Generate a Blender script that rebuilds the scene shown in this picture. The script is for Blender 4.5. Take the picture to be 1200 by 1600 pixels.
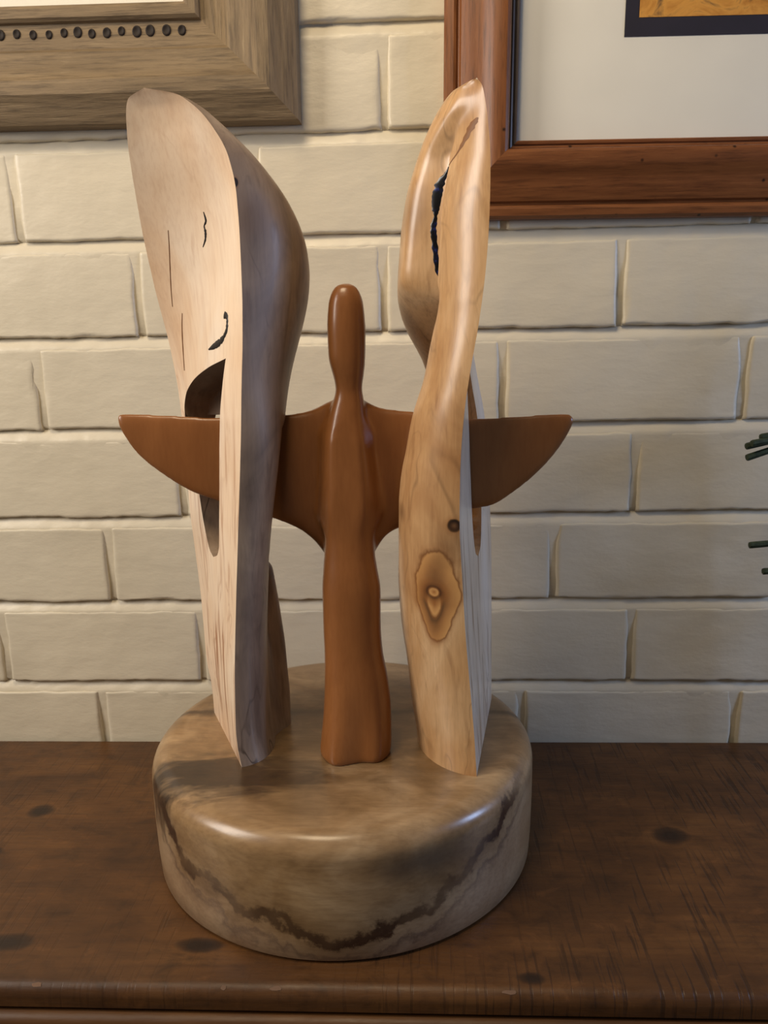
import bpy, bmesh, math, random
import numpy as np
from mathutils import Vector, Matrix, noise as mnoise

sc = bpy.context.scene
for o in list(bpy.data.objects): bpy.data.objects.remove(o)
col = sc.collection

# ------------------------------------------------------------------ camera
# world: X right, Y into the wall (brick faces at Y = 0), Z up (mantel top at Z = 0), metres
TILT, YAW, ROLL = 0.21238, -0.0472, -0.02088
cd = bpy.data.cameras.new('camera'); cam = bpy.data.objects.new('camera', cd); col.objects.link(cam)
fw = Vector((math.sin(YAW)*math.cos(TILT), math.cos(YAW)*math.cos(TILT), -math.sin(TILT)))
rt = Vector((math.cos(YAW), -math.sin(YAW), 0)); up = rt.cross(fw)
r2 = rt*math.cos(ROLL)+up*math.sin(ROLL); u2 = -rt*math.sin(ROLL)+up*math.cos(ROLL)
cam.matrix_world = Matrix(((r2.x,u2.x,-fw.x,0),(r2.y,u2.y,-fw.y,-.79016),(r2.z,u2.z,-fw.z,.41908),(0,0,0,1)))
cd.sensor_width = 36; cd.lens = 1265.08/1600*36; cd.clip_start = .01
sc.camera = cam

# ------------------------------------------------------------------ light
sc.view_settings.view_transform = 'Standard'; sc.view_settings.look = 'None'
sc.view_settings.gamma = 1; sc.view_settings.use_curve_mapping = False
sc.view_settings.exposure = -0.14
w = bpy.data.worlds.new('room_ambience'); sc.world = w; w.use_nodes = True
w.node_tree.nodes['Background'].inputs[0].default_value = (1.0, .93, .84, 1)
w.node_tree.nodes['Background'].inputs[1].default_value = .085
def area(name, loc, target, sx, sy, power, colr, spread=180):
    l = bpy.data.lights.new(name, 'AREA'); l.shape = 'RECTANGLE'; l.size = sx; l.size_y = sy
    l.energy = power; l.color = colr; l.spread = math.radians(spread)
    o = bpy.data.objects.new(name, l); col.objects.link(o); o.location = loc
    o.rotation_euler = (Vector(target)-Vector(loc)).to_track_quat('-Z', 'Y').to_euler()
    return o
area('window_light_warm', (-1.22, -.72, .92), (-.14, -.16, .46), .45, .7, 15.5, (1, .91, .81))
area('window_light_cool', (1.40, -.50, .60), (0, -.14, .25), .24, .36, 8.5, (.44, .61, 1))
area('lamp_light_warm', (-.22, -.55, 1.20), (0, 0, .60), .3, .3, 5.0, (1, .80, .53))

# ------------------------------------------------------------------ helpers
def tag(o, label=None, cat=None, group=None, kind=None):
    if label: o['label'] = label
    if cat: o['category'] = cat
    if group: o['group'] = group
    if kind: o['kind'] = kind
    return o
def empty(name, loc):
    o = bpy.data.objects.new(name, None); o.empty_display_size = .05; col.objects.link(o); o.location = loc
    return o
def mesh_obj(name, verts, faces, mats, parent=None, fmat=None, smooth=True, sharp=38, origin=None, recalc=True):
    """verts in world space; stored relative to the parent's (or own) origin"""
    org = Vector(origin) if origin is not None else (wloc(parent) if parent else Vector((0,0,0)))
    me = bpy.data.meshes.new(name)
    me.from_pydata([tuple(Vector(v)-org) for v in verts], [], faces)
    if not isinstance(mats, (list, tuple)): mats = [mats]
    for m in mats: me.materials.append(m)
    if fmat: me.polygons.foreach_set('material_index', fmat)
    if recalc:
        bm = bmesh.new(); bm.from_mesh(me); bmesh.ops.recalc_face_normals(bm, faces=bm.faces); bm.to_mesh(me); bm.free()
    me.polygons.foreach_set('use_smooth', [smooth]*len(me.polygons))
    if smooth and sharp: me.set_sharp_from_angle(angle=math.radians(sharp))
    me.update()
    o = bpy.data.objects.new(name, me); col.objects.link(o)
    if parent:
        o.parent = parent
        if origin is not None: o.location = org-wloc(parent)
    elif origin is not None: o.location = org
    return o
def wloc(o):
    v = Vector(o.location)
    while o.parent: o = o.parent; v = v+Vector(o.location)
    return v
def sm(xs, ys, t):
    """monotone cubic interpolation"""
    xs = np.asarray(xs, float); ys = np.asarray(ys, float); t = np.asarray(t, float)
    if xs[0] > xs[-1]: xs = xs[::-1]; ys = ys[::-1]
    h = np.diff(xs); d = np.diff(ys)/h; m = np.zeros(len(xs)); m[0] = d[0]; m[-1] = d[-1]
    for i in range(1, len(xs)-1):
        if d[i-1]*d[i] > 0:
            w1 = 2*h[i]+h[i-1]; w2 = h[i]+2*h[i-1]; m[i] = (w1+w2)/(w1/d[i-1]+w2/d[i])
    t = np.clip(t, xs[0], xs[-1]); k = np.clip(np.searchsorted(xs, t)-1, 0, len(xs)-2); u = (t-xs[k])/h[k]
    return (2*u**3-3*u**2+1)*ys[k]+(u**3-2*u**2+u)*h[k]*m[k]+(-2*u**3+3*u**2)*ys[k+1]+(u**3-u**2)*h[k]*m[k+1]

# ------------------------------------------------------------------ materials
def srgb(r, g, b):
    f = lambda c: (c/255/12.92) if c/255 <= .04045 else ((c/255+.055)/1.055)**2.4
    return (f(r), f(g), f(b), 1)
class NT:
    def __init__(s, name):
        s.m = bpy.data.materials.new(name); s.m.use_nodes = True; s.t = s.m.node_tree
        s.b = s.t.nodes['Principled BSDF']; s.co = s.t.nodes.new('ShaderNodeTexCoord').outputs['Object']
    def n(s, typ, **kw):
        nd = s.t.nodes.new(typ)
        for k, v in kw.items():
            if k.startswith('i_'):
                key = k[2:]; sock = nd.inputs[int(key)] if key.isdigit() else nd.inputs[key.replace('_', ' ')]
                s.put(sock, v)
            else: setattr(nd, k, v)
        return nd
    def put(s, sock, v):
        if isinstance(v, bpy.types.NodeSocket): s.t.links.new(v, sock)
        else: sock.default_value = v
    def math(s, op, a, b=0, c=0, clamp=False):
        nd = s.n('ShaderNodeMath', operation=op, use_clamp=clamp); s.put(nd.inputs[0], a); s.put(nd.inputs[1], b); s.put(nd.inputs[2], c)
        return nd.outputs[0]
    def mapc(s, scale=(1,1,1), loc=(0,0,0), rot=(0,0,0), src=None):
        nd = s.n('ShaderNodeMapping'); s.put(nd.inputs[0], src or s.co); nd.inputs[1].default_value = loc; nd.inputs[2].default_value = rot; nd.inputs[3].default_value = scale
        return nd.outputs[0]
    def noise(s, vec, scale, detail=4, rough=.5, dist=0):
        nd = s.n('ShaderNodeTexNoise'); s.put(nd.inputs['Vector'], vec); nd.inputs['Scale'].default_value = scale; nd.inputs['Detail'].default_value = detail
        nd.inputs['Roughness'].default_value = rough; nd.inputs['Distortion'].default_value = dist
        return nd.outputs[0]
    def ramp(s, fac, stops, interp='LINEAR'):
        nd = s.n('ShaderNodeValToRGB'); s.put(nd.inputs[0], fac); cr = nd.color_ramp; cr.interpolation = interp
        while len(cr.elements) < len(stops): cr.elements.new(.5)
        for e, (p, c) in zip(cr.elements, stops):
            e.position = p; e.color = c if isinstance(c, tuple) else (c, c, c, 1)
        return nd.outputs[0]
    def mix(s, fac, a, b, blend='MIX'):
        nd = s.n('ShaderNodeMix', data_type='RGBA', blend_type=blend); s.put(nd.inputs[0], fac); s.put(nd.inputs[6], a); s.put(nd.inputs[7], b)
        return nd.outputs[2]
    def xyz(s, src=None):
        nd = s.n('ShaderNodeSeparateXYZ'); s.put(nd.inputs[0], src or s.co); return nd.outputs
    def bump(s, h, strength=.2, dist=.001):
        nd = s.n('ShaderNodeBump'); s.put(nd.inputs['Height'], h); nd.inputs['Strength'].default_value = strength; nd.inputs['Distance'].default_value = dist
        s.t.links.new(nd.outputs[0], s.b.inputs['Normal'])
    def gauss(s, x, c, wd):
        """1 at x == c falling to 0 at |x-c| == wd"""
        d = s.math('DIVIDE', s.math('ABSOLUTE', s.math('SUBTRACT', x, c)), wd)
        return s.math('SMOOTH_MIN', 1, s.math('MAXIMUM', s.math('SUBTRACT', 1, d), 0), .1)
    def spot(s, c, r, wob=None, amt=.3, tear=0):
        """normalised elliptical distance from a knot centre, metres in object space"""
        v = s.n('ShaderNodeVectorMath', operation='SUBTRACT', i_0=s.co, i_1=c).outputs[0]
        v = s.n('ShaderNodeVectorMath', operation='DIVIDE', i_0=v, i_1=r).outputs[0]
        if tear:                                                     # narrows towards the lower end
            a = s.xyz(v); k = s.math('MULTIPLY_ADD', s.math('MAXIMUM', s.math('MULTIPLY', a[2], -1), 0), tear, 1)
            v = s.n('ShaderNodeCombineXYZ', i_0=s.math('MULTIPLY', a[0], k), i_1=a[1], i_2=a[2]).outputs[0]
        d = s.n('ShaderNodeVectorMath', operation='LENGTH', i_0=v).outputs['Value']
        if wob is not None: d = s.math('ADD', d, s.math('MULTIPLY', s.math('SUBTRACT', wob, .5), amt))
        return d
    def done(s, colr, rough=.4, spec=.5, coat=0):
        s.put(s.b.inputs['Base Color'], colr); s.put(s.b.inputs['Roughness'], rough)
        s.b.inputs['Specular IOR Level'].default_value = spec
        if coat: s.b.inputs['Coat Weight'].default_value = coat; s.b.inputs['Coat Roughness'].default_value = .18
        return s.m

def mat_paint(name, seed):
    n = NT(name)
    c = n.mapc(loc=(seed, seed*.7, 0))
    big = n.noise(c, 7, 3); fine = n.noise(c, 90, 5, .6); mid = n.noise(n.mapc(scale=(1,1,2.2), loc=(seed,3,0)), 26, 4, .55)
    colr = n.ramp(big, [(.3, srgb(212,202,180)), (.7, srgb(222,212,190))])
    h = n.math('ADD', n.math('MULTIPLY', mid, 1.0), n.math('MULTIPLY', fine, .22))
    n.bump(h, .6, .0016)
    return n.done(colr, n.ramp(fine, [(.3, .34), (.7, .46)]), .45)
M_paint = mat_paint('cream_gloss_brick_paint', 0.0)
M_mortar = mat_paint('cream_gloss_mortar_paint', 5.3)

def mat_sapwood(name, seed, ca, cb, cc, cstreak):
    """pale carved face: soft mottling, long vertical grain lines, brown streaks"""
    n = NT(name)
    g = n.mapc(scale=(16,16,1.1), loc=(seed, seed, seed*.3)); big = n.noise(n.mapc(scale=(1,1,.45), loc=(seed,0,0)), 17, 3, .5, .6)
    fine = n.noise(n.mapc(scale=(60,60,3), loc=(0,seed,0)), 9, 3, .6)
    gr = n.noise(g, 9, 3, .5, .4)
    base = n.ramp(big, [(.28, ca), (.5, cb), (.74, cc)])
    st = n.ramp(gr, [(.54, 0), (.68, .9)])
    z = n.xyz()[2]
    low = n.ramp(z, [(.20, 1), (.42, .12)])             # sawn grain shows on the lower stem
    c1 = n.mix(n.math('MULTIPLY', st, low), base, cstreak)
    c2 = n.mix(n.math('MULTIPLY', n.ramp(fine, [(.45, 0), (.75, 1)]), .16), c1, cstreak)
    vn = n.noise(n.mapc(scale=(1.6,1.6,.55), loc=(seed,seed,1)), 12, 4, .55, .7); gt = n.noise(n.mapc(loc=(3,seed,0)), 11, 2)
    vl = n.math('MULTIPLY', n.ramp(n.math('ABSOLUTE', n.math('SUBTRACT', vn, .52)), [(.002, 1), (.02, 0)]), n.ramp(gt, [(.45, 0), (.62, 1)]))
    c2 = n.mix(n.math('MULTIPLY', vl, .5), c2, cstreak)
    n.bump(fine, .12, .0004)
    return n.done(c2, .33, .5, .12)

def mat_heart(name, seed, ca, cb, cc, cdark, knots=(), vein=.3, rough=.31, coat=.18):
    n = NT(name)
    g = n.mapc(scale=(9,9,1.6), loc=(seed,seed*2,0), rot=(.12,.1,0)); big = n.noise(n.mapc(scale=(1,1,.55), loc=(0,seed,seed)), 19, 4, .55, .9)
    fine = n.noise(n.mapc(scale=(50,50,5), loc=(seed,0,0)), 9, 3, .6); gr = n.noise(g, 12, 4, .6, .7)
    base = n.ramp(big, [(.28, ca), (.5, cb), (.72, cc)])
    c = n.mix(n.math('MULTIPLY', n.ramp(gr, [(.52, 0), (.72, 1)]), .45), base, cdark)
    c = n.mix(n.math('MULTIPLY', n.ramp(fine, [(.4, 0), (.75, 1)]), .22), c, cdark)
    # thin dark spalting lines: contours of a slow noise
    vn = n.noise(n.mapc(scale=(1.3,1.3,.5), loc=(seed,seed,1)), 13, 3, .5, .5); gt = n.noise(n.mapc(loc=(1,seed,0)), 14, 2)
    vl = n.math('MULTIPLY', n.ramp(n.math('ABSOLUTE', n.math('SUBTRACT', vn, .5)), [(.002, 1), (.010, 0)]), n.ramp(gt, [(.42, 0), (.6, 1)]))
    c = n.mix(n.math('MULTIPLY', vl, vein), c, srgb(50,34,24))
    wob = n.noise(n.mapc(loc=(seed,0,0)), 45, 3, .5); wob2 = n.noise(n.mapc(scale=(2,2,1), loc=(seed,2,0)), 120, 3, .55)
    for kc, kr, stops, am, *te in knots:
        d = n.spot(kc, kr, wob, am, te[0] if te else 0); d = n.math('ADD', d, n.math('MULTIPLY', n.math('SUBTRACT', wob2, .5), .12))
        rr = n.n('ShaderNodeValToRGB'); n.put(rr.inputs[0], n.math('MULTIPLY', d, .5)); cr = rr.color_ramp
        while len(cr.elements) < len(stops): cr.elements.new(.5)
        for e, (p, cc_, a) in zip(cr.elements, stops): e.position = p*.5; e.color = (cc_[0], cc_[1], cc_[2], a)
        c = n.mix(rr.outputs[1], c, rr.outputs[0])
    n.bump(n.math('ADD', fine, gr), .08, .0004)
    return n.done(c, rough, .5, coat)

K_dk = srgb(70,42,24); K_md = srgb(150,98,52); K_lt = srgb(206,156,98); K_rim = srgb(120,76,40)
knot_ring = [(0, K_lt, .7), (.45, K_lt, .7), (.78, K_lt, .9), (.90, K_lt, .9), (.955, K_rim, .9), (.985, K_rim, .6), (1.05, K_md, .25), (1.2, K_md, 0)]
knot_eye = [(0, K_md, .9), (.40, K_lt, .8), (.55, K_rim, .9), (.70, K_dk, .85), (.9, K_rim, .8), (1.3, K_md, .55), (1.9, K_md, 0)]
pin_knot = [(0, srgb(110,80,55), 1), (.5, srgb(60,40,28), 1), (.8, srgb(25,16,12), 1), (1.0, srgb(40,24,14), .9), (1.25, K_md, .3), (1.9, K_md, 0)]
smudge = [(0, srgb(96,62,38), .55), (.6, srgb(110,76,48), .35), (1.2, srgb(120,80,50), 0)]
M_sapL = mat_sapwood('pale_sapwood', 1.7, srgb(238,202,166), srgb(248,222,194), srgb(252,234,214), srgb(168,106,62))
M_sapR = mat_sapwood('pale_sapwood_grey', 4.1, srgb(206,182,154), srgb(226,206,182), srgb(234,218,200), srgb(146,108,78))
M_heartR = mat_heart('golden_spalted_wood', 2.3, srgb(174,128,84), srgb(202,160,114), srgb(218,182,140), srgb(126,86,54),
    [((.0785,-.066,.234), (.0172,.06,.036), knot_ring, .45, .55), ((.0768,-.066,.229), (.0095,.06,.021), knot_eye, .4, .7), ((.0765,-.066,.2375), (.0068,.06,.0062), knot_eye, .3), ((.091,-.076,.2884), (.0045,.03,.0045), pin_knot, .1),
     ((.0535,-.04,.2915), (.003,.03,.008), smudge, .1), ((.088,-.07,.272), (.014,.05,.018), smudge, .5), ((.062,-.05,.505), (.016,.06,.022), smudge, .8),
     ((.078,-.07,.253), (.008,.05,.012), smudge, .5)])
M_heartL = mat_heart('grey_spalted_wood', 6.6, srgb(124,106,92), srgb(160,138,118), srgb(186,162,136), srgb(88,72,60),
    [((-.0451,-.0088,.5193), (.0036,.02,.0026), pin_knot, .1), ((-.0535,-.05,.522), (.0018,.03,.003), pin_knot, .1), ((-.05,-.03,.50), (.02,.05,.018), smudge, .6)], .75, .42, .08)

def mat_figure():
    n = NT('honey_brown_carved_wood')
    big = n.noise(n.mapc(scale=(1.4,1.4,.5)), 22, 4, .55, .5); fine = n.noise(n.mapc(scale=(40,40,6)), 10, 3, .6)
    c = n.ramp(big, [(.3, srgb(134,84,44)), (.7, srgb(154,100,56))])
    c = n.mix(n.math('MULTIPLY', n.ramp(fine, [(.4, 0), (.75, 1)]), .25), c, srgb(116,66,30))
    n.bump(fine, .05, .0003)
    return n.done(c, .30, .5, .2)
M_fig = mat_figure()

def mat_base():
    n = NT('spalted_base_wood'); x, y, z = n.xyz()
    wob = n.math('SUBTRACT', n.noise(n.co, 16, 4, .6, .4), .5); wob2 = n.math('SUBTRACT', n.noise(n.mapc(loc=(4,0,0)), 48, 6, .7), .5)
    fine = n.noise(n.mapc(scale=(6,40,40), rot=(0,0,.15)), 9, 3, .6); big = n.noise(n.mapc(scale=(1,1.6,1.6)), 12, 4, .55, .8)
    c = n.ramp(big, [(.26, srgb(116,88,56)), (.48, srgb(160,128,90)), (.7, srgb(188,158,120))])
    # growth-ring surface: low at the front, climbing to both sides, crossing the block
    wsum = n.math('ADD', n.math('MULTIPLY', wob, .06), n.math('MULTIPLY', wob2, .035))
    para = n.math('ADD', .022, n.math('MULTIPLY', n.math('MULTIPLY', x, x), 3.3))
    f = n.math('ADD', n.math('SUBTRACT', z, para), wsum)
    band = n.ramp(n.math('MULTIPLY_ADD', f, 12, .5), [(.20, 0), (.28, .75), (.33, .1), (.42, .25), (.47, 1), (.54, .95), (.60, .35), (.85, 0)])
    front = n.ramp(n.math('MULTIPLY_ADD', y, 4, .5), [(.12, 1), (.36, 0)])
    bm_ = n.math('MULTIPLY', band, front)
    c = n.mix(n.math('MULTIPLY', bm_, n.ramp(n.noise(n.mapc(loc=(1,5,0)), 14, 3), [(.32, .55), (.55, 1)])), c, srgb(58,38,28))
    under = n.ramp(n.math('MULTIPLY_ADD', f, 12, .5), [(.2, .55), (.47, 0)])   # greyer wood outside the ring
    c = n.mix(n.math('MULTIPLY', n.math('MULTIPLY', under, front), .6), c, srgb(170,144,124))
    # dark bar across the back of the top and a smoky patch at the left
    yb = n.math('ADD', y, n.math('MULTIPLY', wsum, .35))
    bar = n.ramp(n.math('MULTIPLY_ADD', n.math('SUBTRACT', yb, .030), 20, .5), [(.28, 0), (.46, .95), (.53, .9), (.60, .3), (.9, 0)])
    c = n.mix(n.math('MULTIPLY', bar, .85), c, srgb(52,34,24))
    pd = n.spot((-.085,-.075,.09), (.095,.036,.05), n.noise(n.mapc(scale=(1,3,1)), 22, 4, .6, .6), 1.6)
    c = n.mix(n.ramp(pd, [(.55, .95), (1.15, 0)]), c, srgb(44,30,21))
    pg = n.spot((.015,-.01,.10), (.17,.14,.026), n.noise(n.mapc(scale=(2,3,1), loc=(3,0,0)), 18, 4, .6, .6), 1.2)
    c = n.mix(n.math('MULTIPLY', n.ramp(pg, [(.3, .85), (1.0, 0)]), .9), c, srgb(94,72,46))
    pk = n.spot((.062,-.135,.072), (.045,.05,.016), n.noise(n.mapc(loc=(7,0,0)), 30, 4, .6), .9)
    c = n.mix(n.ramp(pk, [(.3, .75), (1.0, 0)]), c, srgb(84,72,62))
    c = n.mix(n.math('MULTIPLY', n.ramp(fine, [(.42, 0), (.75, 1)]), .3), c, srgb(88,60,38))
    n.bump(fine, .06, .0004)
    return n.done(c, .30, .5, .25)
M_base = mat_base()

def mat_mantel(name, horizontal=True):
    n = NT(name)
    big = n.noise(n.mapc(scale=(1,2.5,2.5)), 7, 4, .55, .6); gr = n.noise(n.mapc(scale=(1.2,26,26)), 6, 4, .6, .4); fine = n.noise(n.mapc(scale=(4,30,30)), 14, 4, .65)
    c = n.ramp(big, [(.28, srgb(68,42,20)), (.5, srgb(88,56,27)), (.75, srgb(108,72,37))])
    c = n.mix(n.math('MULTIPLY', n.ramp(gr, [(.45, 0), (.72, 1)]), .5), c, srgb(62,38,21))
    if horizontal:
        # short checks running front to back across the board
        ck = n.noise(n.mapc(scale=(190,11,11), rot=(0,0,.04)), 1.5, 2, .5, .2); gate = n.noise(n.mapc(loc=(2,1,0)), 9, 2)
        cm = n.math('MULTIPLY', n.ramp(ck, [(.56, 0), (.64, 1)]), n.math('MULTIPLY', n.ramp(gate, [(.36, .15), (.56, 1)]), n.ramp(n.math('ADD', n.xyz()[0], .5), [(.3, .35), (.72, 1)])))
        c = n.mix(n.math('MULTIPLY', cm, .65), c, srgb(38,23,12))
        bl = n.noise(n.mapc(scale=(1,1.4,1)), 38, 5, .7, .4); c = n.mix(n.ramp(bl, [(.50, 0), (.70, .6)]), c, srgb(46,28,14)); c = n.mix(n.ramp(bl, [(.25, .35), (.42, 0)]), c, srgb(134,88,48))
        wob = n.noise(n.co, 40, 3)
        for kc, kr in (((-.3534,-.135,0),(.014,.013,.02)), ((.209,-.166,0),(.016,.016,.02)), ((-.372,-.196,0),(.018,.009,.02)), ((.07,-.325,0),(.010,.006,.01)), ((-.16,-.30,0),(.02,.008,.02)), ((.35,-.12,0),(.010,.007,.02)), ((-.30,-.30,0),(.02,.01,.02))):
            d = n.spot((kc[0], kc[1]+.15, kc[2]), kr, wob, .9); c = n.mix(n.ramp(d, [(.35, .95), (.7, .7), (1.1, 0)]), c, srgb(34,21,13))
        n.bump(n.math('SUBTRACT', n.math('MULTIPLY', fine, .5), n.math('MULTIPLY', cm, .9)), .35, .0008)
    else: n.bump(fine, .25, .0006)
    return n.done(c, n.ramp(fine, [(.3, .36), (.7, .52)]), .45)
M_mantel = mat_mantel('dark_stained_pine'); M_mantel2 = mat_mantel('dark_stained_pine_moulding', False)

def mat_frame(name, along, ca, cb, cd_, cl, rough, wormy):
    n = NT(name)
    k = (1,14,14) if along == 'x' else (14,14,1)
    big = n.noise(n.mapc(scale=k), 5, 4, .6, .5); fine = n.noise(n.mapc(scale=tuple(v*3 if v > 1 else 3 for v in k)), 7, 5, .7)
    c = n.ramp(big, [(.25, ca), (.7, cb)])
    c = n.mix(n.ramp(fine, [(.48, 0), (.72, .75)]), c, cd_)
    c = n.mix(n.math('MULTIPLY', n.ramp(fine, [(.28, 1), (.40, 0)]), .5), c, cl)
    if wormy:
        vo = n.n('ShaderNodeTexVoronoi'); n.put(vo.inputs['Vector'], n.co); vo.inputs['Scale'].default_value = 55
        c = n.mix(n.ramp(vo.outputs['Distance'], [(.05, .9), (.12, 0)]), c, srgb(28,16,10))
    n.bump(n.math('ADD', fine, n.math('MULTIPLY', big, .5)), .7 if rough > .5 else .12, .0012)
    return n.done(c, rough, .4)
gw = (srgb(112,94,70), srgb(140,120,92), srgb(62,50,38), srgb(172,152,120), .62, False)
M_gx = mat_frame('weathered_grey_oak_x', 'x', *gw); M_gz = mat_frame('weathered_grey_oak_z', 'z', *gw)
pn = (srgb(112,66,36), srgb(138,86,48), srgb(66,36,18), srgb(164,108,64), .38, True)
M_px = mat_frame('antique_pine_x', 'x', *pn); M_pz = mat_frame('antique_pine_z', 'z', *pn)
def mat_plain(name, c, rough=.5, spec=.4, nscale=40, amt=.12):
    n = NT(name); v = n.noise(n.co, nscale, 3)
    dk = tuple(x*(1-amt*2) for x in c[:3])+(1,)
    return n.done(n.ramp(v, [(.3, dk), (.7, c)]), rough, spec)
M_mat = mat_plain('cream_mount_board', srgb(240,236,224), .8, .2, 20, .02)
M_navy = mat_plain('dark_navy_paper', srgb(40,36,52), .7); M_slip = mat_plain('dark_lip_grey', srgb(96,84,78), .35)
M_dark = mat_plain('hole_shade_brown', srgb(38,28,22), .7); M_crack = mat_plain('black_bark_inclusion', srgb(30,22,20), .45)  # the hole cups' dark brown is the shade inside them, put into colour
M_brownline = mat_plain('brown_fissure', srgb(140,96,60), .5)
def mat_resin():
    n = NT('black_blue_resin'); v = n.noise(n.co, 160, 4, .6)
    c = n.ramp(v, [(.50, srgb(12,10,12)), (.62, srgb(18,20,48)), (.74, srgb(40,58,140))])
    n.bump(v, .15, .0005); return n.done(c, .22, .5)
M_resin = mat_resin()
def mat_art():
    n = NT('painted_print'); v = n.noise(n.mapc(scale=(1,1,1.6)), 30, 4, .6, .8)
    c = n.ramp(v, [(.3, srgb(92,66,34)), (.45, srgb(196,132,48)), (.58, srgb(222,160,70)), (.75, srgb(60,48,40))]); return n.done(c, .6)
M_art = mat_art()
def mat_glass():
    n = NT('picture_glass'); t = n.t; out = t.nodes['Material Output']
    lw = n.n('ShaderNodeLayerWeight'); fc = n.math('MULTIPLY_ADD', n.math('POWER', lw.outputs['Facing'], 4.0), .7, .03)
    tr = n.n('ShaderNodeBsdfTransparent'); gl = n.n('ShaderNodeBsdfGlossy'); gl.inputs['Roughness'].default_value = .03
    mx = n.n('ShaderNodeMixShader'); t.links.new(fc, mx.inputs[0]); t.links.new(tr.outputs[0], mx.inputs[1]); t.links.new(gl.outputs[0], mx.inputs[2])
    t.links.new(mx.outputs[0], out.inputs[0]); return n.m
M_glass = mat_glass()
M_needle = mat_plain('dark_green_needle', srgb(64,78,58), .5, .4, 200, .3); M_stem = mat_plain('brown_twig_bark', srgb(84,62,44), .8)

# ------------------------------------------------------------------ brick wall
PITCH, Z0, JT, JV = .08946, .0673, .0115, .0065
def build_wall():
    X0, X1, ZA, ZB = -.95, .80, -.20, 1.08
    # vertical joints read course by course; courses outside the view continue the running bond
    joints = {-1:[-.3434,-.118,.1027,.3221], 0:[-.4432,-.2317,-.0071,.212], 1:[-.3205,-.0905,.132], 2:[-.2398,-.016,.2083], 3:[-.3742,-.148,.0791,.3067],
              4:[-.2689,-.0329,.1879], 5:[-.3783,-.15,.078], 6:[-.262,-.0292,.196]}
    rnd = random.Random(7)
    # mortar bed: each bed joint is struck so that it slopes out from under the brick above to the face of the one below
    nx = 420; zs = [(ZA, .5)]; V = []; F = []
    for c in range(-2, 11):
        zt = Z0+c*PITCH-JT
        for t in (-.25, 0, .12, .28, .45, .62, .78, .9, 1.0, 1.3): zs.append((zt+JT*t, t))
        zs.append((zt+JT+.035, 9))
    zs = [q_ for q_ in zs if ZA <= q_[0] < ZB-.002]+[(ZB, 9)]; nz = len(zs)-1
    for (z, t) in zs:
        for i in range(nx+1):
            x = X0+(X1-X0)*i/nx; n1 = mnoise.noise((x*16, 3.1, z*16)); n2 = mnoise.noise((x*60, 6, z*60))
            dp = .0009+.0062*min(1, max(0, t))**1.25 if -.3 < t <= 1.0 else .0040
            V.append((x, dp+.0007*n1+.0006*n2+.0004*mnoise.noise((x*150, 1, z*150)), z))
    for j in range(nz):
        for i in range(nx):
            a = j*(nx+1)+i; F.append((a, a+1, a+nx+2, a+nx+1))
    k = len(V)                                                       # solid back
    V += [(X0,.10,ZA),(X1,.10,ZA),(X1,.10,ZB),(X0,.10,ZB)]
    F.append((k,k+3,k+2,k+1))
    bot = list(range(0,nx+1)); top = [nz*(nx+1)+i for i in range(nx+1)]; lf = [j*(nx+1) for j in range(nz+1)]; rg = [j*(nx+1)+nx for j in range(nz+1)]
    F += [tuple(bot[::-1]+[k,k+1]), tuple(top+[k+2,k+3]), tuple(lf+[k+3,k]), tuple(rg[::-1]+[k+1,k+2])]
    wall = mesh_obj('wall_back', V, F, M_mortar, None, sharp=50); tag(wall, kind='structure')
    for c in range(-2, 11):
        js = list(joints.get(c, [-.14 if c % 2 else -.03]))
        while js[0] > X0+.05: js.insert(0, js[0]-.226-rnd.uniform(-.004,.004))
        while js[-1] < X1-.05: js.append(js[-1]+.226+rnd.uniform(-.004,.004))
        js[0] = max(js[0], X0); js[-1] = min(js[-1], X1)
        zb = Z0+c*PITCH; zt = zb+PITCH-JT
        for a, b in zip(js[:-1], js[1:]):
            brick(wall, a+JV/2, b-JV/2, zb, zt, rnd)
    return wall
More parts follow.
